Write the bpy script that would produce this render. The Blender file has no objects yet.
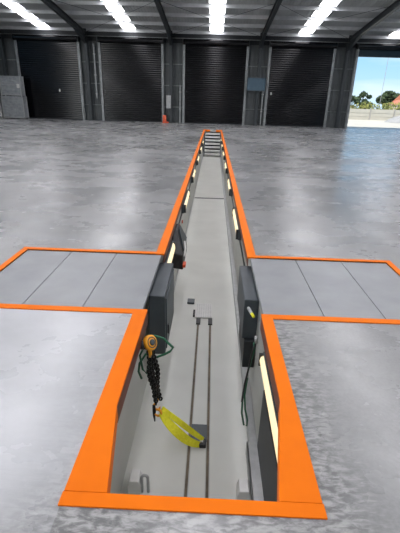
import bpy, bmesh, math, random
from mathutils import Vector, Matrix
random.seed(7)
SC = bpy.context.scene
C = SC.collection
PI = math.pi

# ------------------------------------------------------------------ camera
pitch, yaw, roll = 0.3952, -0.0221, 0.0296
fw = Vector((math.sin(yaw)*math.cos(pitch), math.cos(yaw)*math.cos(pitch), -math.sin(pitch)))
rt = Vector((math.cos(yaw), -math.sin(yaw), 0)); up = rt.cross(fw)
r2 = math.cos(roll)*rt + math.sin(roll)*up
u2 = -math.sin(roll)*rt + math.cos(roll)*up
cd = bpy.data.cameras.new('camera'); cam = bpy.data.objects.new('camera', cd); C.objects.link(cam)
cd.sensor_fit = 'VERTICAL'; cd.sensor_height = 36; cd.sensor_width = 27; cd.lens = 36*395.4/533
cd.clip_end = 800
M = Matrix((r2, u2, -fw)).transposed().to_4x4(); M.translation = Vector((0, 0, 1.6))
cam.matrix_world = M
SC.camera = cam

# ------------------------------------------------------------------ light
w = bpy.data.worlds.new('world'); SC.world = w; w.use_nodes = True
nt = w.node_tree; nt.nodes.clear()
tc = nt.nodes.new('ShaderNodeTexCoord'); sep = nt.nodes.new('ShaderNodeSeparateXYZ')
nt.links.new(tc.outputs['Generated'], sep.inputs[0])
cr = nt.nodes.new('ShaderNodeValToRGB')
e = cr.color_ramp.elements
e[0].position = 0.0; e[0].color = (0.50, 0.72, 0.88, 1)
e[1].position = 0.6; e[1].color = (0.10, 0.28, 0.62, 1)
x = cr.color_ramp.elements.new(0.12); x.color = (0.27, 0.55, 0.84, 1)
nt.links.new(sep.outputs['Z'], cr.inputs[0])
mp = nt.nodes.new('ShaderNodeMapping'); mp.inputs['Scale'].default_value = (1.5, 1.5, 9)
nz = nt.nodes.new('ShaderNodeTexNoise'); nz.inputs['Scale'].default_value = 2.2; nz.inputs['Detail'].default_value = 6
nt.links.new(tc.outputs['Generated'], mp.inputs[0]); nt.links.new(mp.outputs[0], nz.inputs['Vector'])
c2 = nt.nodes.new('ShaderNodeValToRGB'); c2.color_ramp.elements[0].position = .48; c2.color_ramp.elements[1].position = .75
c2.color_ramp.elements[1].color = (.6, .6, .6, 1)
nt.links.new(nz.outputs['Fac'], c2.inputs[0])
mx = nt.nodes.new('ShaderNodeMixRGB'); mx.inputs[2].default_value = (.85, .9, .95, 1)
nt.links.new(c2.outputs[0], mx.inputs[0]); nt.links.new(cr.outputs[0], mx.inputs[1])
bg = nt.nodes.new('ShaderNodeBackground'); bg.inputs[1].default_value = 0.72
wo = nt.nodes.new('ShaderNodeOutputWorld')
nt.links.new(mx.outputs[0], bg.inputs[0]); nt.links.new(bg.outputs[0], wo.inputs[0])

def light(name, kind, loc, rot, energy, color=(1, 1, 1), **k):
    d = bpy.data.lights.new(name, kind); d.energy = energy; d.color = color
    for a, b in k.items(): setattr(d, a, b)
    o = bpy.data.objects.new(name, d); o.location = loc; o.rotation_euler = rot; C.objects.link(o)
    return o
sun = light('sun', 'SUN', (0, 0, 30), (0, 0, 0), 3.2, (1, .95, .86), angle=math.radians(1))
sun.rotation_euler = Vector((-0.35, -0.45, 0.82)).to_track_quat('Z', 'Y').to_euler()
# area lamp added to brighten the left, as daylight from an assumed unseen opening
light('left_fill_light', 'AREA', (-18.4, 1, 2.7), (0, -PI/2, 0), 1000, (1, .98, .94),
      shape='RECTANGLE', size=5.0, size_y=20)
SC.view_settings.view_transform = 'Standard'; SC.view_settings.look = 'None'
SC.view_settings.gamma = 1; SC.view_settings.use_curve_mapping = False
SC.view_settings.exposure = 0.9
SKYL = 5.0                         # daylight glow of the translucent roof sheets

# ------------------------------------------------------------------ materials
def mat(name, col, rough=.6, metal=0, spec=.5, noise=None, scale=8, bump=0, bscale=None, emit=None, es=1, stretch=(1, 1, 1), detail=6):
    m = bpy.data.materials.new(name); m.use_nodes = True
    n = m.node_tree.nodes; L = m.node_tree.links; b = n['Principled BSDF']
    b.inputs['Base Color'].default_value = (*col, 1); b.inputs['Roughness'].default_value = rough
    b.inputs['Metallic'].default_value = metal; b.inputs['Specular IOR Level'].default_value = spec
    if noise or bump:
        t = n.new('ShaderNodeTexCoord'); mp = n.new('ShaderNodeMapping'); mp.inputs['Scale'].default_value = stretch
        L.new(t.outputs['Object'], mp.inputs[0])
        z = n.new('ShaderNodeTexNoise'); z.inputs['Scale'].default_value = scale; z.inputs['Detail'].default_value = detail
        L.new(mp.outputs[0], z.inputs['Vector'])
        if noise:
            r = n.new('ShaderNodeValToRGB'); r.color_ramp.elements[0].position = .3; r.color_ramp.elements[1].position = .7
            r.color_ramp.elements[0].color = (*col, 1); r.color_ramp.elements[1].color = (*noise, 1)
            L.new(z.outputs['Fac'], r.inputs[0]); L.new(r.outputs[0], b.inputs['Base Color'])
        if bump:
            bm_ = n.new('ShaderNodeBump'); bm_.inputs['Strength'].default_value = bump; bm_.inputs['Distance'].default_value = .02
            L.new(z.outputs['Fac'], bm_.inputs['Height']); L.new(bm_.outputs[0], b.inputs['Normal'])
    if emit:
        b.inputs['Emission Color'].default_value = (*emit, 1); b.inputs['Emission Strength'].default_value = es
    return m

Y0 = 1.137
def floor_mat():
    m = bpy.data.materials.new('polished_concrete'); m.use_nodes = True
    n = m.node_tree.nodes; L = m.node_tree.links; b = n['Principled BSDF']
    t = n.new('ShaderNodeTexCoord')
    def noise(scale, detail, st=(1, 1, 1), dist=0):
        mp = n.new('ShaderNodeMapping'); mp.inputs['Scale'].default_value = st
        L.new(t.outputs['Object'], mp.inputs[0])
        z = n.new('ShaderNodeTexNoise'); z.inputs['Scale'].default_value = scale; z.inputs['Detail'].default_value = detail
        z.inputs['Distortion'].default_value = dist; z.inputs['Roughness'].default_value = .62
        L.new(mp.outputs[0], z.inputs['Vector']); return z.outputs['Fac']
    def ramp(src, a, bb, c0, c1):
        r = n.new('ShaderNodeValToRGB'); r.color_ramp.elements[0].position = a; r.color_ramp.elements[1].position = bb
        r.color_ramp.elements[0].color = (*c0, 1); r.color_ramp.elements[1].color = (*c1, 1)
        r.color_ramp.interpolation = 'EASE'; L.new(src, r.inputs[0]); return r.outputs[0]
    def mixc(kind, f, a, b_):
        x = n.new('ShaderNodeMixRGB'); x.blend_type = kind
        if isinstance(f, float): x.inputs[0].default_value = f
        else: L.new(f, x.inputs[0])
        L.new(a, x.inputs[1]); L.new(b_, x.inputs[2]); return x.outputs[0]
    def math_(op, a, b_=None, c_=None):
        x = n.new('ShaderNodeMath'); x.operation = op
        for i, v in enumerate((a, b_, c_)):
            if v is None: continue
            if isinstance(v, (int, float)): x.inputs[i].default_value = v
            else: L.new(v, x.inputs[i])
        return x.outputs[0]
    big = ramp(noise(.3, 5, dist=.3), .25, .75, (.15, .153, .154), (.34, .343, .342))
    fine = ramp(noise(3.2, 9, dist=.15), .3, .72, (.88, .88, .88), (1.08, 1.08, 1.08))
    c = mixc('MULTIPLY', 1.0, big, fine)
    drag = ramp(noise(1.2, 8, (1, 2.2, 1), .15), .3, .72, (.93, .93, .93), (1.04, 1.04, 1.04))
    c = mixc('MULTIPLY', 1.0, c, drag)
    c = mixc('MULTIPLY', 1.0, c, ramp(noise(45, 4), .3, .7, (.88, .88, .88), (1.08, 1.08, 1.08)))
    # pale hand-trowelled margin beside the pit edging, ragged brush marks across it
    s = n.new('ShaderNodeSeparateXYZ'); L.new(t.outputs['Object'], s.inputs[0])
    ax = math_('SUBTRACT', math_('ABSOLUTE', math_('ADD', s.outputs['X'], .03)), .565)
    ax = math_('MAXIMUM', ax, math_('SUBTRACT', Y0-.02, s.outputs['Y']))
    brush = noise(5, 8, (1, 14, 1), .3)
    edge = math_('SUBTRACT', math_('MULTIPLY', brush, .5), ax)
    near = math_('LESS_THAN', s.outputs['Y'], 4.3)
    msk = n.new('ShaderNodeMapRange'); L.new(edge, msk.inputs[0])
    msk.inputs[1].default_value = -.02; msk.inputs[2].default_value = .18
    brush2 = ramp(noise(16, 9, (1, 2.4, 1), .4), .38, .64, (.14, .14, .14), (.42, .42, .41))
    f = math_('MULTIPLY', msk.outputs[0], math_('MULTIPLY', near, .75))
    # brighter light left of the near pit put into the colour, slab painted paler
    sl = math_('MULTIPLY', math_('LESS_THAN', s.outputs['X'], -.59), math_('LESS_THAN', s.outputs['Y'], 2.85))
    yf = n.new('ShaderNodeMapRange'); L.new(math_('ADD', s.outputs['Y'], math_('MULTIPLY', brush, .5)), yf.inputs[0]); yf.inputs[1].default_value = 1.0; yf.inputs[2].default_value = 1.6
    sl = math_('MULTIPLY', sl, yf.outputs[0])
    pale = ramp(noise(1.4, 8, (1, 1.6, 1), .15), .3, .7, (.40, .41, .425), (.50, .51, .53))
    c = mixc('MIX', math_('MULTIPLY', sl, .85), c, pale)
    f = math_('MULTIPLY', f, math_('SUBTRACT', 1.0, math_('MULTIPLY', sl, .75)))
    x = n.new('ShaderNodeMixRGB'); L.new(f, x.inputs[0]); L.new(c, x.inputs[1]); L.new(brush2, x.inputs[2])
    L.new(x.outputs[0], b.inputs['Base Color'])
    rr = ramp(noise(.7, 6, (1, 1.4, 1), .1), .3, .7, (.22, .22, .22), (.34, .34, .34))
    L.new(rr, b.inputs['Roughness'])
    b.inputs['Specular IOR Level'].default_value = .75
    bp = n.new('ShaderNodeBump'); bp.inputs['Strength'].default_value = .25; bp.inputs['Distance'].default_value = .006
    L.new(noise(6, 8), bp.inputs['Height']); L.new(bp.outputs[0], b.inputs['Normal'])
    return m

MAT = {}
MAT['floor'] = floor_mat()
MAT['orange'] = mat('orange_paint', (.84, .18, .003), .5, 0, .10, noise=(.76, .155, .003), scale=3, bump=.05)
MAT['pitfloor'] = mat('pit_floor_paint', (.60, .61, .57), .5, noise=(.68, .69, .65), scale=1.6, bump=.05)
MAT['pitwall'] = mat('pit_wall_grey', (.46, .47, .44), .5, noise=(.52, .53, .50), scale=2)
MAT['galv'] = mat('galvanised_steel', (.45, .46, .46), .45, .5, noise=(.36, .37, .37), scale=14)
MAT['dark_steel'] = mat('dark_painted_steel', (.018, .022, .026), .5, noise=(.012, .015, .018), scale=6)
MAT['frame_steel'] = mat('portal_frame_paint', (.035, .042, .045), .5, noise=(.026, .032, .035), scale=3)
MAT['guide'] = mat('door_guide_steel', (.30, .32, .32), .45, .4, noise=(.2, .21, .21), scale=7)
MAT['door'] = mat('roller_door_black', (.0009, .001, .0016), .17, 0, .38, noise=(.003, .0032, .0045), scale=3)
MAT['clad'] = mat('wall_cladding', (.10, .11, .112), .55, .1, noise=(.07, .08, .082), scale=1.5)
MAT['roof'] = mat('roof_sheet', (.40, .42, .42), .6, 0, noise=(.33, .35, .35), scale=.8)
MAT['purlin'] = mat('purlin_zinc', (.55, .57, .58), .5, .2, noise=(.45, .47, .48), scale=4)
MAT['maroon'] = mat('shaded_orange', (.16, .035, .015), .5, noise=(.11, .025, .012), scale=6)  # shade on the inner face of the orange edging put into a darker colour
MAT['black'] = mat('black_rubber', (.012, .012, .013), .5, noise=(.02, .02, .021), scale=20)
MAT['chain'] = mat('black_chain', (.015, .015, .015), .35, .5, noise=(.03, .03, .03), scale=30)
MAT['yellow'] = mat('yellow_webbing', (.92, .88, .04), .7, noise=(.78, .74, .02), scale=40, stretch=(1, 1, 1), bump=.3)
MAT['amber'] = mat('amber_paint', (.92, .42, .02), .4, noise=(.85, .35, .015), scale=12)
MAT['green'] = mat('green_cord', (.012, .10, .05), .5, noise=(.02, .15, .07), scale=30)
MAT['blue_box'] = mat('slate_blue_board', (.055, .10, .135), .5, noise=(.045, .085, .12), scale=5)
MAT['slate'] = mat('slate_grey_cabinet', (.065, .08, .09), .45, noise=(.05, .062, .07), scale=6)
MAT['crate'] = mat('zinc_crate', (.38, .40, .41), .45, .3, noise=(.26, .28, .29), scale=5)
MAT['white'] = mat('white_plastic', (.7, .7, .68), .5, noise=(.62, .62, .6), scale=10)
MAT['tread'] = mat('pale_tread', (.85, .86, .82), .5, noise=(.76, .77, .74), scale=8)
MAT['tube'] = mat('fluorescent_lens', (.5, .45, .32), .4, noise=(.48, .43, .30), scale=10, emit=(1, .80, .46), es=.55)
MAT['groove'] = mat('groove_dirt', (.09, .075, .055), .8, noise=(.20, .16, .11), scale=9)
MAT['plate'] = mat('steel_cover_plate', (.30, .31, .32), .42, .3, noise=(.24, .25, .26), scale=3, bump=.1)
MAT['ground'] = mat('pale_gravel', (.62, .57, .46), .9, noise=(.52, .47, .38), scale=.6)
MAT['fence'] = mat('precast_fence', (.50, .47, .40), .9, noise=(.42, .40, .34), scale=1.2)
MAT['hedge'] = mat('dry_hedge_leaves', (.30, .29, .08), .9, noise=(.18, .20, .05), scale=3)
MAT['leaf'] = mat('gum_leaves', (.035, .06, .025), .9, noise=(.07, .10, .045), scale=3)
MAT['trunk'] = mat('bark', (.12, .09, .07), .9, noise=(.08, .06, .045), scale=5)
MAT['house'] = mat('cream_render', (.62, .52, .42), .9, noise=(.55, .46, .38), scale=2)
MAT['tile'] = mat('terracotta_roof', (.62, .22, .12), .8, noise=(.5, .17, .1), scale=4)
MAT['glass'] = mat('dark_window', (.04, .05, .06), .15, noise=(.05, .06, .07), scale=4)
MAT['mound'] = mat('grey_gravel_heap', (.30, .29, .27), .95, noise=(.42, .40, .37), scale=4, bump=.6)
MAT['red'] = mat('red_orange_plastic', (.70, .10, .03), .45, noise=(.6, .08, .02), scale=12)

def sky_mat():
    m = bpy.data.materials.new('translucent_roof_sheet'); m.use_nodes = True
    n = m.node_tree.nodes; L = m.node_tree.links; n.clear()
    o = n.new('ShaderNodeOutputMaterial'); t = n.new('ShaderNodeBsdfTranslucent'); d = n.new('ShaderNodeBsdfDiffuse')
    mx = n.new('ShaderNodeMixShader'); mx.inputs[0].default_value = .12
    tc = n.new('ShaderNodeTexCoord'); wv = n.new('ShaderNodeTexWave'); wv.inputs['Scale'].default_value = 1.7; wv.bands_direction = 'X'
    L.new(tc.outputs['Object'], wv.inputs['Vector'])
    r = n.new('ShaderNodeValToRGB'); r.color_ramp.elements[0].color = (.74, .72, .80, 1); r.color_ramp.elements[1].color = (.98, .95, .92, 1)
    L.new(wv.outputs['Fac'], r.inputs[0]); L.new(r.outputs[0], t.inputs[0]); d.inputs[0].default_value = (.7, .75, .85, 1)
    em = n.new('ShaderNodeEmission'); em.inputs[1].default_value = SKYL; L.new(r.outputs[0], em.inputs[0]); ad = n.new('ShaderNodeAddShader')
    L.new(t.outputs[0], ad.inputs[0]); L.new(em.outputs[0], ad.inputs[1]); L.new(ad.outputs[0], mx.inputs[1]); L.new(d.outputs[0], mx.inputs[2]); L.new(mx.outputs[0], o.inputs[0])
    return m
MAT['skylight'] = sky_mat()

# ------------------------------------------------------------------ mesh helpers
class MB:
    def __init__(s): s.v = []; s.f = []; s.mi = []
    def add(s, vs, fs, mi=0):
        k = len(s.v); s.v += [tuple(p) for p in vs]; s.f += [[i+k for i in q] for q in fs]; s.mi += [mi]*len(fs); return s
    def box(s, x0, x1, y0, y1, z0, z1, mi=0):
        vs = [(x, y, z) for z in (z0, z1) for y in (y0, y1) for x in (x0, x1)]
        return s.add(vs, [(0, 2, 3, 1), (4, 5, 7, 6), (0, 1, 5, 4), (2, 6, 7, 3), (0, 4, 6, 2), (1, 3, 7, 5)], mi)
    def prism(s, poly, z0, z1, mi=0):           # polygon in XY (counter-clockwise), extruded in Z
        n = len(poly)
        vs = [(x, y, z0) for x, y in poly]+[(x, y, z1) for x, y in poly]
        fs = [tuple(range(n-1, -1, -1)), tuple(range(n, 2*n))]+[(i, (i+1) % n, n+(i+1) % n, n+i) for i in range(n)]
        return s.add(vs, fs, mi)
    def extr(s, poly, axis, a, b, mi=0):        # polygon in the two other axes
        def P(p, t): q = list(p); q.insert(axis, t); return tuple(q)
        n = len(poly); vs = [P(p, a) for p in poly]+[P(p, b) for p in poly]
        fs = [tuple(range(n-1, -1, -1)), tuple(range(n, 2*n))]+[(i, (i+1) % n, n+(i+1) % n, n+i) for i in range(n)]
        return s.add(vs, fs, mi)
    def tube(s, pts, r, seg=8, mi=0, closed=False):
        pts = [Vector(p) for p in pts]; n = len(pts); rings = []
        prev = None
        for i, p in enumerate(pts):
            if closed: d = pts[(i+1) % n]-pts[i-1]
            else: d = pts[min(i+1, n-1)]-pts[max(i-1, 0)]
            d.normalize()
            if prev is None:
                a = Vector((0, 0, 1)) if abs(d.z) < .9 else Vector((1, 0, 0)); a = (a-d*a.dot(d)).normalized()
            else: a = (prev-d*prev.dot(d)).normalized()
            prev = a; b = d.cross(a)
            rr = r[i] if isinstance(r, (list, tuple)) else r
            rings.append([p+rr*(math.cos(2*PI*k/seg)*a+math.sin(2*PI*k/seg)*b) for k in range(seg)])
        vs = [q for ring in rings for q in ring]; fs = []
        m = n if closed else n-1
        for i in range(m):
            j = (i+1) % n
            for k in range(seg):
                l = (k+1) % seg; fs.append((i*seg+k, i*seg+l, j*seg+l, j*seg+k))
        if not closed: fs += [tuple(range(seg-1, -1, -1)), tuple((n-1)*seg+k for k in range(seg))]
        return s.add(vs, fs, mi)
    def build(s, name, mats, parent=None, bev=0, smooth=False, tri=False):
        me = bpy.data.meshes.new(name); me.from_pydata(s.v, [], s.f)
        if not isinstance(mats, (list, tuple)): mats = [mats]
        for m in mats: me.materials.append(MAT[m])
        for p, i in zip(me.polygons, s.mi): p.material_index = i; p.use_smooth = smooth
        b = bmesh.new(); b.from_mesh(me); bmesh.ops.recalc_face_normals(b, faces=b.faces); b.to_mesh(me); b.free()
        o = bpy.data.objects.new(name, me); C.objects.link(o)
        if parent:
            o.parent = parent
            o.matrix_parent_inverse = Matrix.Translation(parent.location).inverted() if parent.location.length else Matrix()
        if bev:
            q = o.modifiers.new('bevel', 'BEVEL'); q.width = bev; q.segments = 2; q.limit_method = 'ANGLE'
        return o

def thing(name, label, cat, loc=(0, 0, 0), group=None):
    o = bpy.data.objects.new(name, None); C.objects.link(o); o.location = loc; o.empty_display_size = .2
    o['label'] = label; o['category'] = cat
    if group: o['group'] = group
    return o
def tag(o, label, cat, group=None, kind=None):
    o['label'] = label; o['category'] = cat
    if group: o['group'] = group
    if kind: o['kind'] = kind
    return o
def struct(o, label=None):
    o['kind'] = 'structure'
    if label: o['label'] = label
    return o
def copy_thing(root, loc, label=None, group=None):
    r = root.copy(); C.objects.link(r); r.location = loc
    if label: r['label'] = label
    if group: r['group'] = group
    for ch in list(root.children):
        c = ch.copy(); C.objects.link(c); c.parent = r
        for g in ch.children:
            d = g.copy(); C.objects.link(d); d.parent = c
    return r

# ------------------------------------------------------------------ key dimensions
YW = 32.76                        # back wall line
XL, XR = -.595, .536              # outer edges of the orange edging
IL, IR = -.497, .438              # inner edges
Y0, Y1, Y2, YE = 1.137, 2.858, 4.146, 25.75
D = 1.30                          # pit depth
SLX0, SLX1 = -2.05, 1.98          # cross recess ends
EAVE = 6.2; SLOPE = .1            # roof
BAYS = [-12.47, -6.27, -.03, 6.25, 12.55]
HALF = 2.32; DOORH = 5.45
def roof_z(y): return EAVE+SLOPE*(YW-y)

# ------------------------------------------------------------------ floor shell
m = MB()
T = -.02
m.box(-18.6, XL, -10, Y1, T-.1, 0); m.box(XR, 18.6, -10, Y1, T-.1, 0)
m.box(XL, XR, -10, Y0, T-.1, 0)
m.box(-18.6, SLX0, Y1, Y2, T-.1, 0); m.box(SLX1, 18.6, Y1, Y2, T-.1, 0)
m.box(-18.6, XL, Y2, YW+.25, T-.1, 0); m.box(XR, 18.6, Y2, YW+.25, T-.1, 0)
m.box(XL, XR, YE, YW+.25, T-.1, 0)
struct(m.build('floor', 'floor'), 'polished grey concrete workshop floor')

m = MB(); m.box(-.75, .65, 1.0, 26.2, -D-.1, -D)
struct(m.build('floor_pit', 'pitfloor'), 'pale grey painted floor of the inspection pit')
# pit walls
WLx, WRx = -.56, .50
m = MB(); m.box(-.71, -.63, Y0, 3.6, -D, -.1); m.box(-.71, WLx, 3.6, 26, -D, -.1)
struct(m.build('wall_pit_left', 'pitwall'), 'grey panelled left side wall of the pit')
m = MB(); m.box(WRx, WRx+.08, Y0, 26, -D, -.1)
struct(m.build('wall_pit_right', 'pitwall'), 'grey panelled right side wall of the pit')
m = MB(); m.box(-.63, WRx, Y0-.08, Y0+.02, -D, -.1)
struct(m.build('wall_pit_front', 'pitwall'))
m = MB(); m.box(WLx, WRx, 25.85, 25.95, -D, -.1)
struct(m.build('wall_pit_back', 'dark_steel'))  # end wall coloured dark, standing in for shade between the stair treads
# skirting ledge at the foot of both pit walls
m = MB(); m.box(WRx-.07, WRx, 1.75, 23.0, -D, -D+.10)
struct(m.build('baseboard_right', 'galv', bev=.004), 'low grey ledge at the foot of the right pit wall')
m = MB(); m.box(WLx, WLx+.02, 4.3, 23.0, -D, -D+.07)
struct(m.build('baseboard_left', 'galv', bev=.004), 'low grey ledge at the foot of the left pit wall')
m = MB(); m.box(WLx+.035, WRx-.07, 12.68, 12.80, -D, -D+.006)
tag(m.build('floor_joint_strip', 'dark_steel'), 'dark strip running across the pale pit floor halfway along', 'strip')

# ------------------------------------------------------------------ orange edging
TH = .008
near = thing('pit_edge_frame', 'orange steel edging around the near end of the pit, wide at its corners', 'edging', (0, Y0, 0))
W0 = 1.205
m = MB(); m.prism([(XL, W0), (-.405, W0), (IL+.012, 1.75), (IL+.012, Y1), (XL, Y1)], -.012, TH)
m.prism([(-.411, W0), (-.405, W0), (IL+.012, 1.75), (IL+.006, 1.75)], -.10, -.012); m.build('side_rail', 'orange', near, bev=.002)
m = MB(); m.box(IL+.002, IL+.010, 1.75, Y1, -.13, -.012); o = m.build('inner_flange', 'maroon', near); o['label'] = 'inner flange with shade painted dark maroon'
m = MB(); m.prism([(XR, W0), (XR, Y1), (IR+.012, Y1), (IR+.012, 1.85), (.348, W0)], -.012, TH)
m.prism([(.354, W0), (IR+.018, 1.85), (IR+.012, 1.85), (.348, W0)], -.10, -.012); m.build('side_rail', 'orange', near, bev=.002)
m = MB(); m.box(IR+.014, IR+.022, 1.85, Y1, -.13, -.012); o = m.build('inner_flange', 'maroon', near); o['label'] = 'inner flange with shade painted dark maroon'
m = MB(); m.box(XL-.004, XR+.004, Y0, W0-.002, -.012, TH); m.box(-.411, .354, W0-.01, W0-.002, -.10, -.012)
m.build('front_rail', 'orange', near, bev=.002)
# far narrow run
far = thing('pit_edge_frame', 'long orange steel edging running along the far pit to the stairs', 'edging', (0, YE, 0))
m = MB(); m.box(XL, IL, Y2, YE-.12, -.012, TH); m.build('side_rail', 'orange', far, bev=.002)
m = MB(); m.box(IL-.010, IL-.002, Y2, YE-.12, -.10, -.012); m.build('inner_flange', 'maroon', far)
m = MB(); m.box(IR, XR, Y2, YE-.12, -.012, TH); m.build('side_rail', 'orange', far, bev=.002)
m = MB(); m.box(IR+.002, IR+.010, Y2, YE-.12, -.10, -.012); m.build('inner_flange', 'maroon', far)
for a, b in ((XL, -.19), (.16, XR)): MB().box(a, b, YE-.12, YE+.1, -.10, TH).build('end_rail', 'orange', far, bev=.002)
m = MB(); m.box(-.19, .16, YE-.12, YE+.1, -.10, TH+.002); o = m.build('top_plate', 'galv', far); o['label'] = 'bare grey plate in the orange end rail'
# cross recess frames and cover plates
for s in (-1, 1):
    side = 'left' if s < 0 else 'right'
    a, b = (SLX0, XL) if s < 0 else (XR, SLX1)
    fr = thing('recess_edge_frame', 'orange steel edging of the cross recess on the %s of the pit' % side, 'edging', ((a+b)/2, Y2, 0))
    m = MB(); m.box(a, b, Y2, Y2+.06, -.012, TH); m.build('edge_rail', 'orange', fr, bev=.002)
    m = MB(); m.box(a, b, Y1-.07, Y1, -.012, TH)
    fr2 = m.build('edge_rail', 'orange', fr, bev=.002)
    e0, e1 = (SLX0-.06, SLX0) if s < 0 else (SLX1, SLX1+.06)
    m = MB(); m.box(e0, e1, Y1-.07, Y2+.06, -.012, TH); m.build('edge_rail', 'orange', fr, bev=.002)
    cp = thing('cover_plate', 'grey steel plates covering the cross recess on the %s of the pit' % side, 'cover plate', ((a+b)/2, 3.5, -.03))
    n = 3; A, B = (a, IL-.03) if s < 0 else (IR+.03, b)
    for i in range(n):
        p0 = A+(B-A)*i/n+.003; p1 = A+(B-A)*(i+1)/n-.003
        m = MB(); m.box(p0, p1, Y1+.004, Y2-.004, -.05, -.006); m.build('plate', 'plate', cp, bev=.003)

# ------------------------------------------------------------------ back wall
m = MB()
edges = [-18.6]+[v for b in BAYS for v in (b-HALF, b+HALF)]+[18.6]
for i in range(0, len(edges), 2):
    x0, x1 = edges[i], edges[i+1]
    # ribbed sheeting
    x = x0; k = 0
    while x < x1-.01:
        xe = min(x+.17, x1); d = .0 if k % 2 else .035
        m.box(x, xe, YW+.18-d, YW+.25, 0, 5.5); x = xe; k += 1
wb = struct(m.build('wall_back', 'clad'), 'grey ribbed sheet back wall between the roller doors')
for i in range(0, len(edges), 2):
    x0, x1 = edges[i], edges[i+1]
    for z in (1.15, 2.65, 4.1):
        m = MB(); m.box(x0+.05, x1-.05, YW+.06, YW+.145, z, z+.035); m.box(x0+.05, x1-.05, YW+.06, YW+.075, z-.03, z+.035)
        m.build('girt', 'guide', wb)
for nm, xx in (('wall_left', -18.7), ('wall_right', 18.6)):
    m = MB()
    if nm == 'wall_left':
        m.box(xx, xx+.1, 11, YW+.25, 0, 6.2); m.box(xx, xx+.1, -10, -9, 0, 8); m.box(xx, xx+.1, -9, 11, 5.3, 8.4)  # unseen opening shaped for the added left lamp
    else: m.box(xx, xx+.1, -10, YW+.25, 0, 6.2)
    struct(m.build(nm, 'clad'))
m = MB(); m.box(-18.6, 18.6, -10.1, -10, 0, 10.4)
struct(m.build('wall_rear', 'clad'), 'ribbed sheet wall behind the viewer')

m = MB(); m.box(-18.6, 18.6, YW+.14, YW+.25, 5.5, EAVE+.02)
m.build('header_panel', 'dark_steel', wb)
# doors 1-4
def door(n, cx, h_open, label):
    root = thing('door_%d' % n, label, 'door', (cx, YW, 0)); del root['category']; root['kind'] = 'structure'
    if h_open < .1:
        m = MB(); pitch_ = .145; z = .06; k = 0; prof = []
        while z < DOORH-.02:
            z2 = min(z+pitch_, DOORH-.02)
            prof += [(YW+.022, z), (YW+.007, z+pitch_*.06), (YW+.004, z+pitch_*.3), (YW+.0035, z+pitch_*.5), (YW+.005, z+pitch_*.7), (YW+.009, z+pitch_*.92), (YW+.022, z+pitch_*.98)]
            z = z2
        poly = prof+[(YW+.08, DOORH), (YW+.08, .06)]
        # strip quads front
        vs = []; fs = []
        for (y, zz) in prof: vs += [(cx-HALF+.02, y, zz), (cx+HALF-.02, y, zz)]
        for i in range(len(prof)-1): fs.append((2*i, 2*i+1, 2*i+3, 2*i+2))
        m.add(vs, fs); m.box(cx-HALF+.02, cx+HALF-.02, YW+.07, YW+.09, .05, DOORH)
        m.build('curtain', 'door', root)
        m = MB(); m.box(cx-HALF+.02, cx+HALF-.02, YW-.01, YW+.08, 0, .07); m.build('bottom_rail', 'dark_steel', root, bev=.004)
    else:
        m = MB(); m.box(cx-HALF+.02, cx+HALF-.02, YW, YW+.08, h_open, DOORH); m.box(cx-HALF+.02, cx+HALF-.02, YW-.02, YW+.1, h_open-.06, h_open)
        m.build('curtain', 'door', root)
    for s in (-1, 1):
        x = cx+s*HALF
        m = MB(); m.box(x-.075, x+.075, YW-.10, YW+.10, 0, DOORH+.1); m.box(x+s*.07, x+s*.11, YW-.05, YW+.10, 0, DOORH)
        m.box(x-.1, x+.1, YW-.12, YW+.1, DOORH+.02, DOORH+.16)
        m.build('guide', 'guide', root, bev=.006)
    m = MB(); pts = [(cx-HALF-.05, YW-.16, DOORH+.12), (cx+HALF+.05, YW-.16, DOORH+.12)]; m.tube(pts, .2, 14)
    m.build('drum', 'door', root, smooth=False)
    for s in (-1, 1): MB().box(cx+s*(HALF+.09)-.02, cx+s*(HALF+.09)+.02, YW-.38, YW+.1, DOORH-.08, DOORH+.34).build('drum_bracket', 'frame_steel', root)
    return root
labs = ['black ribbed roller door behind the zinc crates, leftmost', 'black ribbed roller door left of the one facing the pit',
        'black ribbed roller door straight ahead of the pit', 'black ribbed roller door next to the open doorway']
for i in range(4):
    r = door(i+1, BAYS[i], 0, labs[i])
    if i in (0, 3):
        hx = BAYS[i]+(.62 if i == 0 else -2.0); hz = 2.1 if i == 0 else 2.3
        m = MB(); m.box(hx-.05, hx+.05, YW-.04, YW+.01, hz-.09, hz+.09); m.box(hx-.02, hx+.02, YW-.07, YW-.04, hz-.12, hz-.02)
        o = m.build('lock', 'white', r, bev=.005); o['label'] = 'small pale door lock'
door(5, BAYS[4], 4.97, 'rolled-up roller door over the open doorway at right')

# eave beam and light flashing over the doors
m = MB(); m.box(-18.6, 18.6, YW-.28, YW-.22, 5.78, 6.08); m.box(-18.6, 18.6, YW-.28, YW-.06, 5.78, 5.81); m.box(-18.6, 18.6, YW-.28, YW-.06, 6.05, 6.08)
tag(m.build('eave_beam', 'dark_steel'), 'dark steel channel beam running along the top of the back wall', 'beam')
m = MB(); m.tube([(-18.5, YW-.42, 5.74), (18.5, YW-.42, 5.74)], .028, 8)
tag(m.build('conduit_pipe', 'guide', smooth=True), 'thin pale conduit running above all the roller doors', 'pipe')

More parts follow.
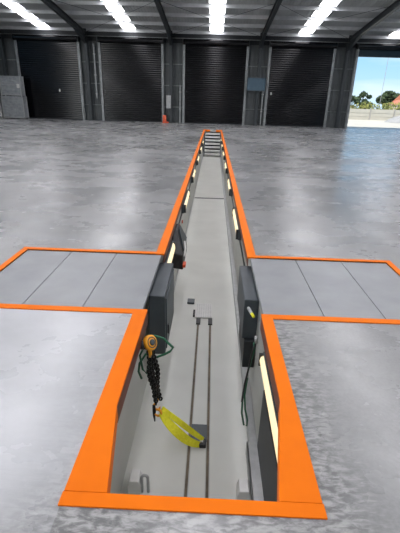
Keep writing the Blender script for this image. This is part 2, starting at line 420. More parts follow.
# portal frames
COLX = [-15.75, -9.5, -3.3, 3.2, 9.45, 15.7]
pl = ['steel column and rafter left of the leftmost roller door', 'dark steel column and rafter between the first and second roller doors',
      'dark steel column and rafter standing left of the pit end', 'dark steel column and rafter behind the slate blue board',
      'dark steel column and rafter left of the open doorway', 'dark steel column and rafter right of the open doorway']
for cx, lb in zip(COLX, pl):
    p = thing('portal_frame', lb, 'steel frame', (cx, YW-.2, 0), 'portal frames of the shed')
    m = MB(); yc = YW-.18                                       # I section column
    m.box(cx-.11, cx+.11, yc-.20, yc-.18, 0, 5.95); m.box(cx-.11, cx+.11, yc+.18, yc+.2, 0, 5.95); m.box(cx-.01, cx+.01, yc-.18, yc+.18, 0, 5.95)
    m.build('column', 'frame_steel', p)
    m = MB(); m.box(cx-.16, cx+.16, yc-.26, yc+.26, 0, .025)
    for sx in (-.12, .12):
        for sy in (-.22, .22): m.tube([(cx+sx, yc+sy, .02), (cx+sx, yc+sy, .06)], .015, 6)
    m.build('base_plate', 'frame_steel', p)
    m = MB()
    def R_(y, dz): return (y, roof_z(y)-.21+dz)
    ya, yb = YW-.4, -10
    for xa, xb, d0, d1 in ((cx-.10, cx+.10, -.36, -.34), (cx-.10, cx+.10, -.02, 0), (cx-.01, cx+.01, -.34, -.02)):
        m.extr([R_(ya, d0), R_(yb, d0), R_(yb, d1), R_(ya, d1)], 0, xa, xb)
    # haunch at the knee
    m.extr([R_(ya, -.36), (ya, roof_z(ya)-.95), (ya-.02, roof_z(ya)-.95), R_(ya-2.2, -.36)], 0, cx-.012, cx+.012)
    zt = roof_z(ya)
    m.extr([(ya, zt-.97), (ya-.03, zt-.95), R_(ya-2.2, -.38), R_(ya-2.2, -.36), (ya, zt-.93)], 0, cx-.1, cx+.1)
    m.build('rafter', 'frame_steel', p)
    m = MB(); m.box(cx-.12, cx+.12, YW-.42, YW-.39, 5.2, 6.2)
    for z in (5.3, 5.55, 5.8, 6.05):
        for sx in (-.07, .07): m.tube([(cx+sx, YW-.45, z), (cx+sx, YW-.42, z)], .02, 6)
    m.build('end_plate', 'frame_steel', p)

# roof sheeting and skylights
m = MB()
SKH = .46
xs = [-18.7]+[v for b in BAYS for v in (b-SKH, b+SKH)]+[18.7]
ya, yb = YW+.3, -10
for i in range(0, len(xs), 2):
    a, b = xs[i], xs[i+1]; n = max(1, round((b-a)/.2)); st = (b-a)/n
    vs = []; fs = []
    for k in range(n+1):
        for dx, dz in ((-.035, 0), (-.02, .03), (.02, .03), (.035, 0)):
            x = min(max(a+k*st+dx, a), b)
            vs += [(x, ya, roof_z(ya)+dz), (x, yb, roof_z(yb)+dz)]
    for k in range(len(vs)//2-1): fs.append((2*k, 2*k+1, 2*k+3, 2*k+2))
    m.add(vs, fs)
struct(m.build('ceiling', 'roof'), 'underside of the grey ribbed metal roof')
for i, b in enumerate(BAYS):
    m = MB(); n = 5; vs = []; fs = []
    for k in range(n+1):
        for dx, dz in ((-.035, 0), (-.02, .03), (.02, .03), (.035, 0)):
            x = b-SKH-.03+k*(2*SKH+.06)/n+dx
            vs += [(x, ya, roof_z(ya)+dz+.008), (x, yb, roof_z(yb)+dz+.008)]
    for k in range(len(vs)//2-1): fs.append((2*k, 2*k+1, 2*k+3, 2*k+2))
    m.add(vs, fs); struct(m.build('window_%d' % (i+1), 'skylight'), 'translucent skylight strip in the roof')
# purlins
y = 32.4; k = 0
while y > -9.5:
    z = roof_z(y)
    m = MB()
    P = [(y-.002, z-.18), (y+.06, z-.185), (y+.06, z-.20), (y-.012, z-.195), (y-.012, z-.018), (y-.07, z-.01), (y-.07, z), (y-.002, z-.006)]
    m.extr(P, 0, -18.6, 18.6)
    tag(m.build('roof_purlin', 'purlin'), 'pale galvanised purlin crossing the whole roof, %s from the back wall' % (
        ['first', 'second', 'third', 'fourth', 'fifth', 'sixth', 'seventh', 'eighth', 'ninth', 'tenth', 'eleventh', 'twelfth'][k] if k < 12 else 'overhead'), 'purlin', 'purlins under the roof')
    y -= 1.88; k += 1
    if y < 20: break
# bracing rods
rods = [((-9.4, 32.2), (-3.4, 25.5)), ((-9.4, 25.5), (-3.4, 32.2)), ((-3.2, 32.2), (3.1, 25.5)), ((-3.2, 25.5), (3.1, 32.2)), ((3.3, 32.2), (9.3, 25.5)), ((3.3, 25.5), (9.3, 32.2))]
bn = ['between the second and third columns, rising left', 'between the second and third columns, rising right', 'over the pit end, rising left', 'over the pit end, rising right', 'left of the open doorway bay, rising left', 'left of the open doorway bay, rising right']
for (p, q), t in zip(rods, bn):
    m = MB(); m.tube([(p[0], p[1], roof_z(p[1])-.3), (q[0], q[1], roof_z(q[1])-.3)], .012, 6)
    tag(m.build('brace_rod', 'frame_steel'), 'thin steel roof brace rod '+t, 'brace', 'roof bracing rods')

# ------------------------------------------------------------------ things along the back wall
def xbox(x0, x1, y0, y1, z0, z1): return MB().box(x0, x1, y0, y1, z0, z1)
# downpipes beside the columns
for x, t, s in ((-9.0, 'between the first and second roller doors', .05), (-2.62, 'beside the door facing the pit', .06), (3.62, 'beside the fourth roller door', .05)):
    p = thing('wall_pipe', 'pale vertical service duct on the wall '+t, 'pipe', (x, YW-.05, 0), 'vertical ducts on the back wall')
    m = MB(); m.box(x-s, x+s, YW-.12, YW+.02, 0 if x < 0 and x > -5 else (0 if x > 0 else 1.6), 5.3 if x < -5 else 2.7); m.build('duct', 'guide', p, bev=.008)
    for z in ((1.9, 3.2, 4.6) if x < -5 else (1.0, 2.2)): MB().box(x-s-.03, x+s+.03, YW-.14, YW+.05, z, z+.05).build('clamp', 'galv', p)
b = thing('electrical_box', 'small pale grey box mounted on the column left of the pit', 'box', (-3.5, YW-.5, 1.1))
m = xbox(-3.62, -3.28, YW-.58, YW-.38, 1.05, 1.95); m.build('casing', 'galv', b, bev=.012)
m = xbox(-3.59, -3.31, YW-.60, YW-.58, 1.09, 1.91); dd = m.build('door', 'galv', b, bev=.006)
m = xbox(-3.35, -3.33, YW-.62, YW-.60, 1.45, 1.55); m.build('latch', 'dark_steel', dd)
b = thing('notice_board', 'slate blue flat board fixed across the column right of the pit', 'board', (3.05, YW-.5, 2.4))
m = xbox(2.37, 3.72, YW-.52, YW-.46, 2.45, 3.32); m.build('panel', 'blue_box', b, bev=.01)
m = MB(); 
for (x0, x1, z0, z1) in ((2.34, 3.75, 3.30, 3.34), (2.34, 3.75, 2.43, 2.47), (2.34, 2.38, 2.43, 3.34), (3.71, 3.75, 2.43, 3.34)): m.box(x0, x1, YW-.54, YW-.46, z0, z1)
m.build('frame', 'slate', b)
for x in (2.5, 3.5): MB().box(x, x+.04, YW-.46, YW-.12, 2.6, 3.2).build('bracket', 'dark_steel', b)

# orange door stop / cable boot at the foot of the column
b = thing('guide_shoe', 'red-orange foot guard at the base of the door jamb left of the pit end', 'guard', (-3.75, YW-.45, 0))
m = MB(); m.extr([(YW-.2, 0), (YW-.62, 0), (YW-.62, .07), (YW-.42, .12), (YW-.34, .55), (YW-.2, .55)], 0, -3.92, -3.66); m.build('shoe', 'red', b, bev=.02)
m = MB(); m.box(-3.66, -3.47, YW-.62, YW-.36, 0, .10); m.build('base', 'red', b, bev=.02)

# zinc crates in the left corner
def crate(x0, x1, y0, y1, z0, z1, label, latch=True):
    t = thing('storage_crate', label, 'crate', ((x0+x1)/2, (y0+y1)/2, z0), 'zinc crates in the left corner')
    m = MB(); m.box(x0+.03, x1-.03, y0+.03, y1-.03, z0+.10, z1-.05)
    n = 7
    for i in range(n):
        z = z0+.2+(z1-z0-.4)*i/(n-1); m.extr([(y0+.03, z-.04), (y0+.005, z-.015), (y0+.005, z+.015), (y0+.03, z+.04)], 0, x0+.12, x1-.12)
    m.build('body', 'crate', t)
    for sx in (x0, x1-.07):
        for sy in (y0, y1-.07): MB().box(sx, sx+.07, sy, sy+.07, z0, z1-.05).build('corner_post', 'galv', t, bev=.006)
    m = MB(); m.box(x0-.01, x1+.01, y0-.01, y1+.01, z1-.06, z1-.001); m.build('lid', 'crate', t, bev=.01)
    for yy in (y0, y1-.05): MB().box(x0, x1, yy, yy+.05, z0+.06, z0+.13).build('base_rail', 'galv', t)
    if latch:
        xx = x1-.28; m = MB(); m.box(xx, xx+.2, y0-.05, y0, (z0+z1)/2-.12, (z0+z1)/2+.16); m.tube([(xx+.04, y0-.05, (z0+z1)/2), (xx+.04, y0-.1, (z0+z1)/2), (xx+.16, y0-.1, (z0+z1)/2), (xx+.16, y0-.05, (z0+z1)/2)], .018, 6)
        o = m.build('latch', 'white', t, bev=.005); o['label'] = 'bright pale latch'
    return t
crate(-15.9, -14.25, 31.5, 32.2, 0, 1.58, 'big zinc ribbed crate on the floor in front of the leftmost door, lower of two', False)
crate(-15.85, -14.3, 31.53, 32.17, 1.58, 2.95, 'zinc ribbed crate with a bright latch, stacked on the big lower crate')
crate(-17.6, -15.98, 31.45, 32.15, 0, 1.45, 'zinc crate on the floor at the left picture edge', False)
crate(-17.5, -16.0, 31.48, 32.12, 1.45, 2.6, 'zinc crate stacked at the left picture edge', False)

# ------------------------------------------------------------------ pit lights
def pit_light(label, x, yc, z, s, L=1.3, hh=.07, bk=.05):
    # s = +1: on the left wall facing right
    t = thing('pit_light', label, 'light', (x, yc, z), 'lights in the %s pit wall' % ('left' if s > 0 else 'right'))
    m = MB(); a, b = sorted((x-s*bk, x)); m.box(a, b, yc-L/2-.04, yc+L/2+.04, z-hh-.015, z+hh+.015); m.build('housing', 'slate', t, bev=.004)
    m = MB(); prof = [(x, z-hh), (x+s*.022, z-hh*.7), (x+s*.03, z), (x+s*.022, z+hh*.7), (x, z+hh)]
    m.extr(prof, 1, yc-L/2, yc+L/2); m.build('lens', 'tube', t)
    for q in (-1, 1):
        ya_, yb_ = sorted((yc+q*L/2, yc+q*(L/2+.03))); a, b = sorted((x, x+s*.034)); MB().box(a, b, ya_, yb_, z-hh-.006, z+hh+.006).build('end_cap', 'dark_steel', t)
    return t
ords = ['first', 'second', 'third', 'fourth', 'fifth', 'sixth', 'seventh']
ly = [4.72, 7.9, 10.9, 13.95, 17.0, 20.0]
for i, y in enumerate(ly): pit_light('slim cream light in the left pit wall, %s of six beyond the yellow strap' % ords[i], WLx+.07, y, -.26, 1, .75 if i == 0 else 1.3)
ry = [6.45, 9.5, 12.5, 15.5, 18.5, 21.4]
for i, y in enumerate(ry): pit_light('slim cream light in the right pit wall, %s of six beyond the cross recess' % ords[i], WRx-.06, y, -.26, -1)
pit_light('long cream light in the right pit wall, nearest to the viewer', WRx-.014, 2.12, -.37, -1, 1.25, .05, .012)
# dark recess trays carrying lights
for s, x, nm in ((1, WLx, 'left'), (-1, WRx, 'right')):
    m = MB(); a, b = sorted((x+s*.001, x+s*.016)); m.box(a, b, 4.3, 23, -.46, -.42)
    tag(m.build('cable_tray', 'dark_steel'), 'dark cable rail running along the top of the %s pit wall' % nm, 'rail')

# ------------------------------------------------------------------ stairs at the far end
st = thing('pit_stairs', 'pale open stairs climbing out of the far end of the pit', 'stairs', (-.03, 23.2, -D))
N = 8; ys, ye = 23.3, 25.6
for i in range(N-1):
    z = -D+D*(i+1)/N; y = ys+(ye-ys)*i/(N-1)
    m = MB(); m.box(-.46, .42, y, y+.24, z-.035, z); m.box(-.46, .42, y, y+.015, z-.085, z-.03); m.build('tread', 'tread', st, bev=.004)
for x0, x1 in ((-.5, -.46), (.42, .46)):
    m = MB(); m.extr([(ys-.02, -D), (ys+.25, -D), (ye+.1, -.2), (ye+.1, -.05), (ye-.1, -.05), (ys-.02, -D+.12)], 0, x0, x1); m.build('stringer', 'slate', st)

# ------------------------------------------------------------------ pit floor channels
for x, t in ((-.11, 'left'), (.06, 'right')):
    c = thing('floor_channel', 'narrow dirty slot channel in the pit floor, %s of the pair' % t, 'channel', (x, 1.5, -D))
    m = MB(); m.box(x-.012, x+.012, 1.25, 4.88, -D, -D+.002); m.build('slot', 'groove', c)
    for dx in (-.02, .012): MB().box(x+dx, x+dx+.008, 1.25, 4.88, -D, -D+.006).build('lip', 'pitwall', c)
    m = MB(); m.box(x-.03, x+.03, 4.82, 4.98, -D, -D+.02); o = m.build('end_stop', 'black', c)
p = thing('drain_cover', 'small pale perforated metal plate at the end of the floor channels', 'drain cover', (-.03, 5.15, -D))
m = MB(); m.box(-.155, .085, 4.99, 5.42, -D, -D+.025)
for i in range(7):
    for j in range(10): m.box(-.145+.033*i, -.13+.033*i, 5.01+.04*j, 5.022+.04*j, -D+.025, -D+.0255, 1)
m.build('plate', ['white', 'galv'], p)
m = MB(); m.box(-.195, -.165, 5.03, 5.2, -D, -D+.03); m.build('side_stop', 'black', p)
m = MB(); m.box(-.30, -.19, 5.42, 5.55, -D, -D+.035)
tag(m.build('floor_block', 'slate', bev=.005), 'small grey block on the pit floor beside the perforated plate', 'block')

# ------------------------------------------------------------------ cabinets at the cross recess
b = thing('junction_cabinet', 'slate grey cabinet on the left pit wall behind the green rope', 'cabinet', (-.5, 3.6, -1.0))
m = MB(); m.box(WLx+.002, -.40, 3.35, 4.2, -.78, -.12); m.build('casing', 'slate', b, bev=.008)
m = MB(); m.box(-.40, -.388, 3.40, 4.15, -.74, -.17); d_ = m.build('door', 'slate', b, bev=.004)
m = MB(); m.box(-.388, -.375, 3.46, 3.49, -.6, -.5); m.build('handle', 'black', d_)
m = MB(); m.box(WLx+.002, -.45, 3.5, 4.1, -.88, -.78); m.build('cable_gland', 'dark_steel', b)
b = thing('junction_cabinet', 'dark slate cabinet on the right pit wall above the green cable loop', 'cabinet', (.45, 3.5, -1.0))
m = MB(); m.box(.36, WRx-.002, 3.35, 4.2, -.55, -.12); m.build('casing', 'slate', b, bev=.008)
m = MB(); m.box(.38, WRx-.002, 3.3, 3.9, -.86, -.55); m.build('lower_casing', 'dark_steel', b, bev=.008)
b = thing('cable_connector', 'small grey connector with a yellow-green plug at the cross recess corner', 'connector', (.45, 2.95, -.05))
m = MB(); m.tube([(.385, 3.22, -.14), (.405, 3.1, -.13)], .016, 10); m.build('body', 'galv', b, smooth=True)
m = MB(); m.tube([(.405, 3.1, -.13), (.415, 3.04, -.125)], .014, 10); o = m.build('plug', 'yellow', b, smooth=True); o['label'] = 'yellow-green plug'

# recessed dark bench under the near right light
b = thing('wall_recess_box', 'dark open recess with grey ledge low in the near right pit wall', 'recess', (.47, 2, -D))
m = MB(); m.box(WRx-.012, WRx, 1.25, 2.6, -D+.12, -.55); m.build('back_panel', 'dark_steel', b)
m = MB(); m.box(WRx-.10, WRx, 1.25, 2.65, -D+.10, -D+.14); m.box(WRx-.10, WRx-.085, 1.25, 2.65, -D, -D+.14); m.build('ledge', 'galv', b, bev=.004)

# ------------------------------------------------------------------ brackets on the floor by the near end
def bracket(x, y, label, hook):
    t = thing('floor_bracket', label, 'bracket', (x, y, -D))
    m = MB(); m.extr([(x-.06, -D), (x+.045, -D), (x+.045, -D+.09), (x+.025, -D+.14), (x-.045, -D+.14), (x-.06, -D+.09)], 1, y-.05, y+.07)
    m.build('foot', 'white', t, bev=.006)
    if hook:
        pts = [(x+.05, y-.02, -D)]+[(x+.075-.025*math.cos(a)*1.0, y-.02, -D+.15+.03*math.sin(a)) for a in [i*PI/8 for i in range(9)]]+[(x+.10, y-.02, -D)]
        m = MB(); m.tube(pts, .012, 8); m.build('hoop', 'galv', t, smooth=True)
    return t
bracket(-.51, 2.24, 'pale floor bracket with a bent steel hoop at the near left of the pit', True)
bracket(.355, 2.2, 'plain pale floor bracket at the near right of the pit', False)

# ------------------------------------------------------------------ chain hoist block, chain, yellow sling
hx, hy, hz = -.425, 2.58, -.13
t = thing('chain_block', 'amber and black chain block hanging from the left pit edge', 'chain block', (hx, hy, hz))
def disc(cx, cy, cz, r, w_, ax=(0, 0, 1), seg=20, mb=None):
    mb = mb or MB(); a = Vector(ax).normalized(); c = Vector((cx, cy, cz))
    mb.tube([c-a*w_, c-a*w_*.7, c+a*w_*.7, c+a*w_], [r*.8, r, r, r*.8], seg); return mb
ax = (.75, -.45, .5)
disc(hx, hy, hz, .060, .022, ax).build('wheel', 'amber', t, smooth=True)
A = Vector(ax).normalized(); B1 = A.orthogonal().normalized(); B2 = A.cross(B1); cc = Vector((hx, hy, hz))+A*.021
m = MB(); m.tube([cc+.04*(math.cos(k*PI/10)*B1+math.sin(k*PI/10)*B2) for k in range(20)], .0045, 6, closed=True); m.build('rim_groove', 'slate', t, smooth=True)
disc(hx+A.x*.026, hy+A.y*.026, hz+A.z*.026, .024, .008, ax).build('hub', 'slate', t, smooth=True)
m = MB(); disc(hx-.05, hy-.02, hz-.01, .035, .025, ax, mb=m); m.build('gear_case', 'black', t, smooth=True)
m = MB(); m.tube([(hx-.06, hy, hz+.02), (hx-.075, hy+.02, hz+.05), (hx-.075, hy+.03, hz+.09)], .009, 8); m.build('top_hook', 'slate', t, smooth=True)
m = MB(); m.tube([(hx+.0, hy-.03, hz-.04), (hx+.005, hy-.03, hz-.085), (hx, hy-.035, hz-.11)], [.018, .014, .008], 8); m.build('throat', 'amber', t, smooth=True)
# chain: several falls of links bunched together
def link(mb, c, d, side, L=.036, W=.024, r=.0075):
    d = Vector(d).normalized(); s_ = Vector(side); s_ = (s_-d*s_.dot(d)).normalized()
    pts = []
    for k in range(10):
        a = 2*PI*k/10; pts.append(Vector(c)+d*(L*.62*math.cos(a))+s_*(W*.62*math.sin(a)))
    mb.tube(pts, r, 5, closed=True)
m = MB()
for f in range(4):
    ox, oy = [(-.028, 0), (.0, -.014), (.022, .012), (-.006, .02)][f]
    n = [25, 27, 26, 22][f]
    for k in range(n):
        u = k/(n-1)
        p = Vector((hx+ox+.03*u+.009*math.sin(9*u+f*2), hy+oy+.12*u+.006*math.cos(7*u+f), hz-.03-.62*u-.03*(f == 1)))
        link(m, p, (.03, .12, -.62), (1, 0, 0) if k % 2 else (0, 1, .2))
tag(m.build('hoist_chain', 'chain', smooth=True), 'bunched black lifting chain hanging down the left pit wall from the chain block', 'chain')
# lower hook
kx, ky, kz = hx+.04, hy+.12, hz-.68
t = thing('lifting_hook', 'amber lifting hooks joining the black chain to the yellow sling', 'hook', (kx, ky, kz))
m = MB(); m.tube([(kx-.02, ky, kz+.05), (kx-.018, ky, kz+.015), (kx-.015, ky, kz)], [.012, .022, .016], 10); m.build('shank', 'amber', t, smooth=True)
for q in (0, 1):
    pts = [(kx+.012*q-.015+.028*math.sin(a)*(1 if q else -1), ky-.02*q, kz-.02-.034+.034*math.cos(a)-.05*q) for a in [i*PI*1.5/10 for i in range(11)]]
    m = MB(); m.tube(pts, [.011]*8+[.009, .007, .004], 8); m.build('hook', 'amber', t, smooth=True)
m = MB(); m.tube([(kx-.04, ky-.01, kz-.03), (kx-.035, ky-.02, kz-.09), (kx-.04, ky, kz-.16), (kx-.035, ky, kz-.22)], [.012, .016, .012, .006], 8)
m.build('chain_tail', 'chain', t, smooth=True)
# yellow sling: a long flattened loop of ribbed webbing down to the pit floor
S = thing('lifting_sling', 'yellow ribbed webbing sling trailing from the hook onto the pit floor', 'sling', (-.1, 2.6, -D))
def ribbon(mb, pts, wv, th=.012, ribs=4):
    # flat band following pts, width vector wv(i), longitudinal ribs
    n = len(pts); K = ribs*2+1
    rows = []
    for i, p in enumerate(pts):
        p = Vector(p); d = (Vector(pts[min(i+1, n-1)])-Vector(pts[max(i-1, 0)])).normalized()
        wd = Vector(wv(i/(n-1))); nrm = d.cross(wd).normalized()
        top = [p+wd*(j/(K-1)-.5)+nrm*(th*(.9 if j % 2 else .35)) for j in range(K)]
        bot = [p+wd*(j/(K-1)-.5)-nrm*th*.5 for j in range(K)][::-1]
        rows.append(top+bot)
    R2 = 2*K; vs = [q for r_ in rows for q in r_]; fs = []
    for i in range(n-1):
        for k in range(R2): l = (k+1) % R2; fs.append((i*R2+k, i*R2+l, (i+1)*R2+l, (i+1)*R2+k))
    fs += [tuple(range(R2-1, -1, -1)), tuple((n-1)*R2+k for k in range(R2))]
    mb.add(vs, fs)
def bez(ctrl, n=20):
    out = []
    for i in range(n+1):
        t_ = i/n; P = [Vector(c) for c in ctrl]
        while len(P) > 1: P = [P[k].lerp(P[k+1], t_) for k in range(len(P)-1)]
        out.append(P[0])
    return out
s0 = Vector((kx+.02, ky-.02, kz-.10)); s1 = Vector((.0, 2.70, -D+.02))
m = MB(); ribbon(m, bez([s0, s0+Vector((.05, 0, -.12)), (-.24, 2.66, -1.06), (-.13, 2.62, -1.22), s1]), lambda t_: Vector((-.03, -.055, -.045))*(.65+.45*math.sin(PI*t_)))
m.build('lower_strand', 'yellow', S)
m = MB(); ribbon(m, bez([s0+Vector((.01, .03, .02)), s0+Vector((.10, .04, -.08)), (-.20, 2.70, -1.03), (-.06, 2.72, -1.18), s1+Vector((.015, .03, .03))]), lambda t_: Vector((-.02, -.035, -.035))*(.7+.3*math.sin(PI*t_)))
m.build('upper_strand', 'yellow', S)
m = MB(); m.box(s1.x-.02, s1.x+.045, s1.y-.03, s1.y+.05, -D, -D+.045); m.build('end_loop', 'black', S, bev=.01)
m = MB(); m.box(s1.x-.015, s1.x+.015, s1.y+.0, s1.y+.03, -D+.045, -D+.053); o = m.build('tag', 'white', S); o['label'] = 'small white tag'
m = MB(); m.box(-.10, .05, 2.74, 2.95, -D, -D+.012)
tag(m.build('floor_pad', 'slate'), 'small dark patch plate on the pit floor under the sling end', 'plate')

# green rope and cable loops
rp = [(-.456, 2.72, -.16), (-.407, 2.72, -.158), (-.342, 2.73, -.183), (-.262, 2.74, -.275), (-.285, 2.73, -.305), (-.327, 2.72, -.328), (-.394, 2.72, -.361), (-.484, 2.71, -.33), (-.537, 2.70, -.418), (-.548, 2.70, -.5), (-.524, 2.70, -.571)]
m = MB(); m.tube(rp, .010, 7); m.tube([(-.47, 2.70, -.2), (-.53, 2.69, -.33), (-.51, 2.69, -.47), (-.48, 2.70, -.52), (-.46, 2.71, -.40)], .009, 7)
tag(m.build('green_rope', 'green', smooth=True), 'dark green rope looped out from the amber chain block', 'rope')
t = thing('cable_loop', 'green and black cable looped down the right pit wall', 'cable', (.42, 2.9, -.6))
cpts = [(.414, 2.86, -.277), (.42, 2.86, -.347), (.402, 2.86, -.451), (.373, 2.86, -.655), (.358, 2.86, -.879), (.362, 2.86, -1.041), (.390, 2.86, -1.18), (.418, 2.86, -1.19), (.420, 2.86, -1.12), (.389, 2.86, -.992), (.373, 2.86, -.832), (.385, 2.87, -.65)]
m = MB(); m.tube(cpts, .009, 7); m.build('cable', 'green', t, smooth=True)
m = MB(); m.tube([(.425, 2.86, -.27), (.400, 2.85, -.40), (.382, 2.84, -.55), (.362, 2.84, -.70), (.352, 2.85, -.90)], .008, 7); m.build('black_cable', 'black', t, smooth=True)
m = MB(); m.tube([(.43, 2.88, -.22), (.43, 2.86, -.28)], .014, 8); m.build('coupling', 'galv', t, smooth=True)

# small black bracket on the near left wall
m = MB(); m.extr([(2.28, -.42), (2.36, -.42), (2.32, -.52)], 0, -.63, -.60)
tag(m.build('wall_hook', 'black'), 'small black triangular hook on the near left pit wall', 'hook')

# black tool bag hanging on the left wall
b = thing('tool_bag', 'black tool bag with silver buckles hanging on the left pit wall', 'bag', (-.45, 5.5, -.7))
m = MB(); m.add([(-.545, 5.35, -.68), (-.36, 5.3, -.68), (-.36, 6.1, -.68), (-.545, 6.1, -.68), (-.545, 5.3, -.42), (-.37, 5.3, -.45), (-.37, 6.15, -.45), (-.545, 6.15, -.42),
    (-.545, 5.6, -.17), (-.475, 5.65, -.17), (-.475, 5.95, -.17), (-.545, 5.95, -.17)], [(0, 3, 2, 1), (0, 1, 5, 4), (1, 2, 6, 5), (2, 3, 7, 6), (3, 0, 4, 7), (4, 5, 9, 8), (5, 6, 10, 9), (6, 7, 11, 10), (7, 4, 8, 11), (8, 9, 10, 11)])
m.build('body', 'black', b, bev=.02)
m = MB(); m.add([(-.372, 5.4, -.42), (-.372, 6.0, -.42), (-.465, 5.9, -.19), (-.465, 5.7, -.19), (-.355, 5.4, -.41), (-.355, 6.0, -.41), (-.45, 5.9, -.18), (-.45, 5.7, -.18)], [(0, 3, 2, 1), (4, 5, 6, 7), (0, 1, 5, 4), (1, 2, 6, 5), (2, 3, 7, 6), (3, 0, 4, 7)]); m.build('flap', 'slate', b)
m = MB(); m.tube([(-.355, 5.40, -.50), (-.35, 5.5, -.42), (-.37, 5.65, -.36)], .016, 8); o = m.build('buckle', 'white', b); o['label'] = 'silver buckle'
m = MB(); m.box(-.36, -.32, 5.16, 5.3, -.58, -.54); o = m.build('red_tab', 'red', b)
m = MB(); m.tube([(WLx+.05, 5.7, -.12), (WLx+.05, 5.8, -.02-.03), (WLx+.05, 5.9, -.12)], .01, 6); m.build('strap', 'black', b)
# small red markers on the left wall
for y, z, t_ in ((6.9, -.5, 'nearer'), (7.6, -.62, 'farther')):
    m = MB(); disc(WLx+.012, y, z, .035, .012, (1, 0, 0), 12, m)
    tag(m.build('wall_button', 'red'), 'small red button on the left pit wall past the tool bag, the %s one' % t_, 'button')

# small black caster ring at the left picture edge
t = thing('caster_wheel', 'black caster wheel edge on the floor at the left picture edge', 'wheel', (-2.93, 5.15, .06))
disc(-2.93, 5.1, .06, .06, .02, (1, .3, 0), 18).build('tyre', 'black', t, smooth=True)
disc(-2.93, 5.1, .06, .03, .024, (1, .3, 0), 18).build('hub', 'galv', t, smooth=True)

# ------------------------------------------------------------------ outside
m = MB(); m.box(-120, 160, YW+.25, 260, -.22, -.04); m.box(-160, -18.7, -60, YW+.25, -.22, -.04); m.box(18.7, 160, -60, YW+.25, -.22, -.04); m.box(-18.7, 18.7, -60, -10, -.22, -.04)
struct(m.build('ground', 'ground'), 'pale dusty yard outside the open doorway')
f = thing('precast_fence', 'pale concrete panel fence across the yard outside the doorway', 'fence', (22, 56, 0))
for i in range(10):
    x = 8+i*3.1
    m = MB(); m.box(x, x+2.98, 56, 56.08, -.04, 1.28); m.box(x, x+2.98, 55.97, 56, .38, .42); m.box(x, x+2.98, 55.97, 56, .82, .86); m.build('panel', 'fence', f)
    m = MB(); m.box(x-.1, x+.02, 55.93, 56.12, -.04, 1.36); m.build('post', 'mound', f)
def leaves(mb, c, r, n, s, rng):
    for _ in range(n):
        while True:
            v = Vector((rng.uniform(-1, 1), rng.uniform(-1, 1), rng.uniform(-1, 1)))
            if v.length < 1: break
        p = Vector(c)+Vector((v.x*r[0], v.y*r[1], v.z*r[2]))
        a = Vector((rng.uniform(-1, 1), rng.uniform(-1, 1), rng.uniform(-1, 1))).normalized()*s; q = a.orthogonal().normalized()*s*.6
        mb.add([p-a-q, p+a-q*.3, p+a*.6+q, p-a*.7+q], [(0, 1, 2, 3)])
rng = random.Random(3)
m = MB()
for i in range(34):
    leaves(m, (12+i*.9, 60+rng.uniform(-.5, .5), 1.15+rng.uniform(-.1, .25)), (1.0, .9, .95), 90, .16, rng)
tag(m.build('hedge', 'hedge'), 'dry yellow-green scrub growing behind the concrete fence', 'hedge', kind='stuff')
def tree(x, y, h, crowns, label, n=420, s=.28):
    t = thing('gum_tree', label, 'tree', (x, y, 0), 'trees beyond the fence')
    m = MB(); m.tube([(x, y, -.05), (x+.1, y, h*.35), (x-.1, y, h*.7)], [.22, .15, .06], 8)
    for (dx, dz, r) in crowns: m.tube([(x, y, h*.35), (x+dx, y, dz)], [.1, .03], 6)
    m.build('trunk', 'trunk', t)
    m = MB()
    for (dx, dz, r) in crowns: leaves(m, (x+dx, y, dz), (r, r, r*.7), int(n*r*r/2)+60, s, rng)
    m.build('crown', 'leaf', t)
tree(34.3, 86, 4.6, [(0, 3.6, 1.3), (-1.3, 2.9, 1.0), (1.4, 3.3, 1.1), (.3, 2.4, 1.3), (2.2, 2.8, .7)], 'dense dark tree beyond the fence beside the orange roofed house', 620)
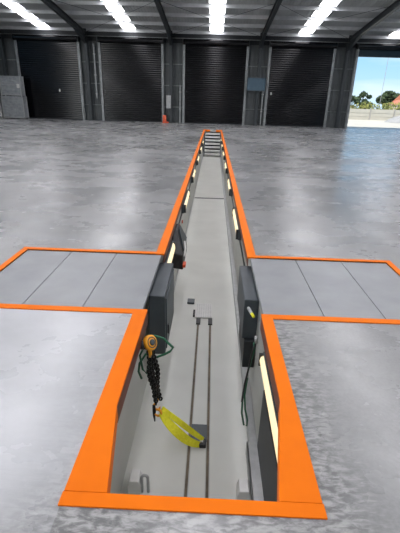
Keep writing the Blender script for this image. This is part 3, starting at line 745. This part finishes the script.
tree(31.9, 90, 3.0, [(0, 1.9, .9), (-.9, 1.6, .7)], 'low dark bush beyond the fence left of the dense tree', 620)
tree(31.4, 92, 5.2, [(0, 3.9, .8), (-.9, 3.1, .6), (1.2, 3.5, .5), (.4, 2.6, .6)], 'sparse tree with a thin crown beyond the fence', 90)
tree(28.0, 88, 3.8, [(0, 3.0, .7), (.9, 2.4, .6), (-.8, 2.7, .6), (2.0, 2.0, .6)], 'grey-green tree nearest the door jamb beyond the fence', 260)
h = thing('house', 'small cream house with terracotta roof beyond the fence', 'house', (38, 79, 0))
m = MB(); m.box(34.2, 43, 77, 83, -.05, 2.5); m.box(31.9, 34.2, 76, 79, -.05, 2.1); m.build('wall', 'house', h)
m = MB(); m.extr([(76.6, 2.45), (80, 3.9), (83.4, 2.45)], 0, 34.0, 43.2); m.build('roof', 'tile', h)
m = MB(); m.extr([(31.7, 2.05), (33, 2.8), (34.2, 2.05)], 1, 75.8, 79); m.build('porch_roof', 'tile', h)
for x0 in (32.2, 33.2): MB().box(x0, x0+.5, 75.95, 76, .8, 1.8).build('window', 'glass', h)
for x0 in (35.2, 37.2, 39.2): MB().box(x0, x0+.9, 76.95, 77, .9, 1.8).build('window', 'glass', h)
# mast
m = MB(); m.tube([(31.3, 82, 0), (31.3, 82, 10)], .045, 6)
tag(m.build('mast', 'galv'), 'thin tall mast rising above the dense tree outside', 'mast')
# gravel heap
m = MB(); K = 14; vs = [(23.7, 50, 1.75)]; fs = []
for r_ in range(1, 6):
    for k in range(K):
        a = 2*PI*k/K; rr = r_*.72*(1+rng.uniform(-.08, .08)); vs.append((23.7+rr*math.cos(a), 50+rr*.8*math.sin(a), 1.75-r_*.36+rng.uniform(-.05, .05)))
for k in range(K): fs.append((0, 1+k, 1+(k+1) % K))
for r_ in range(4):
    for k in range(K): l = (k+1) % K; fs.append((1+r_*K+k, 1+(r_+1)*K+k, 1+(r_+1)*K+l, 1+r_*K+l))
m.add(vs, fs); tag(m.build('gravel_heap', 'mound'), 'grey heap of gravel in front of the fence at the right picture edge', 'gravel', kind='stuff')
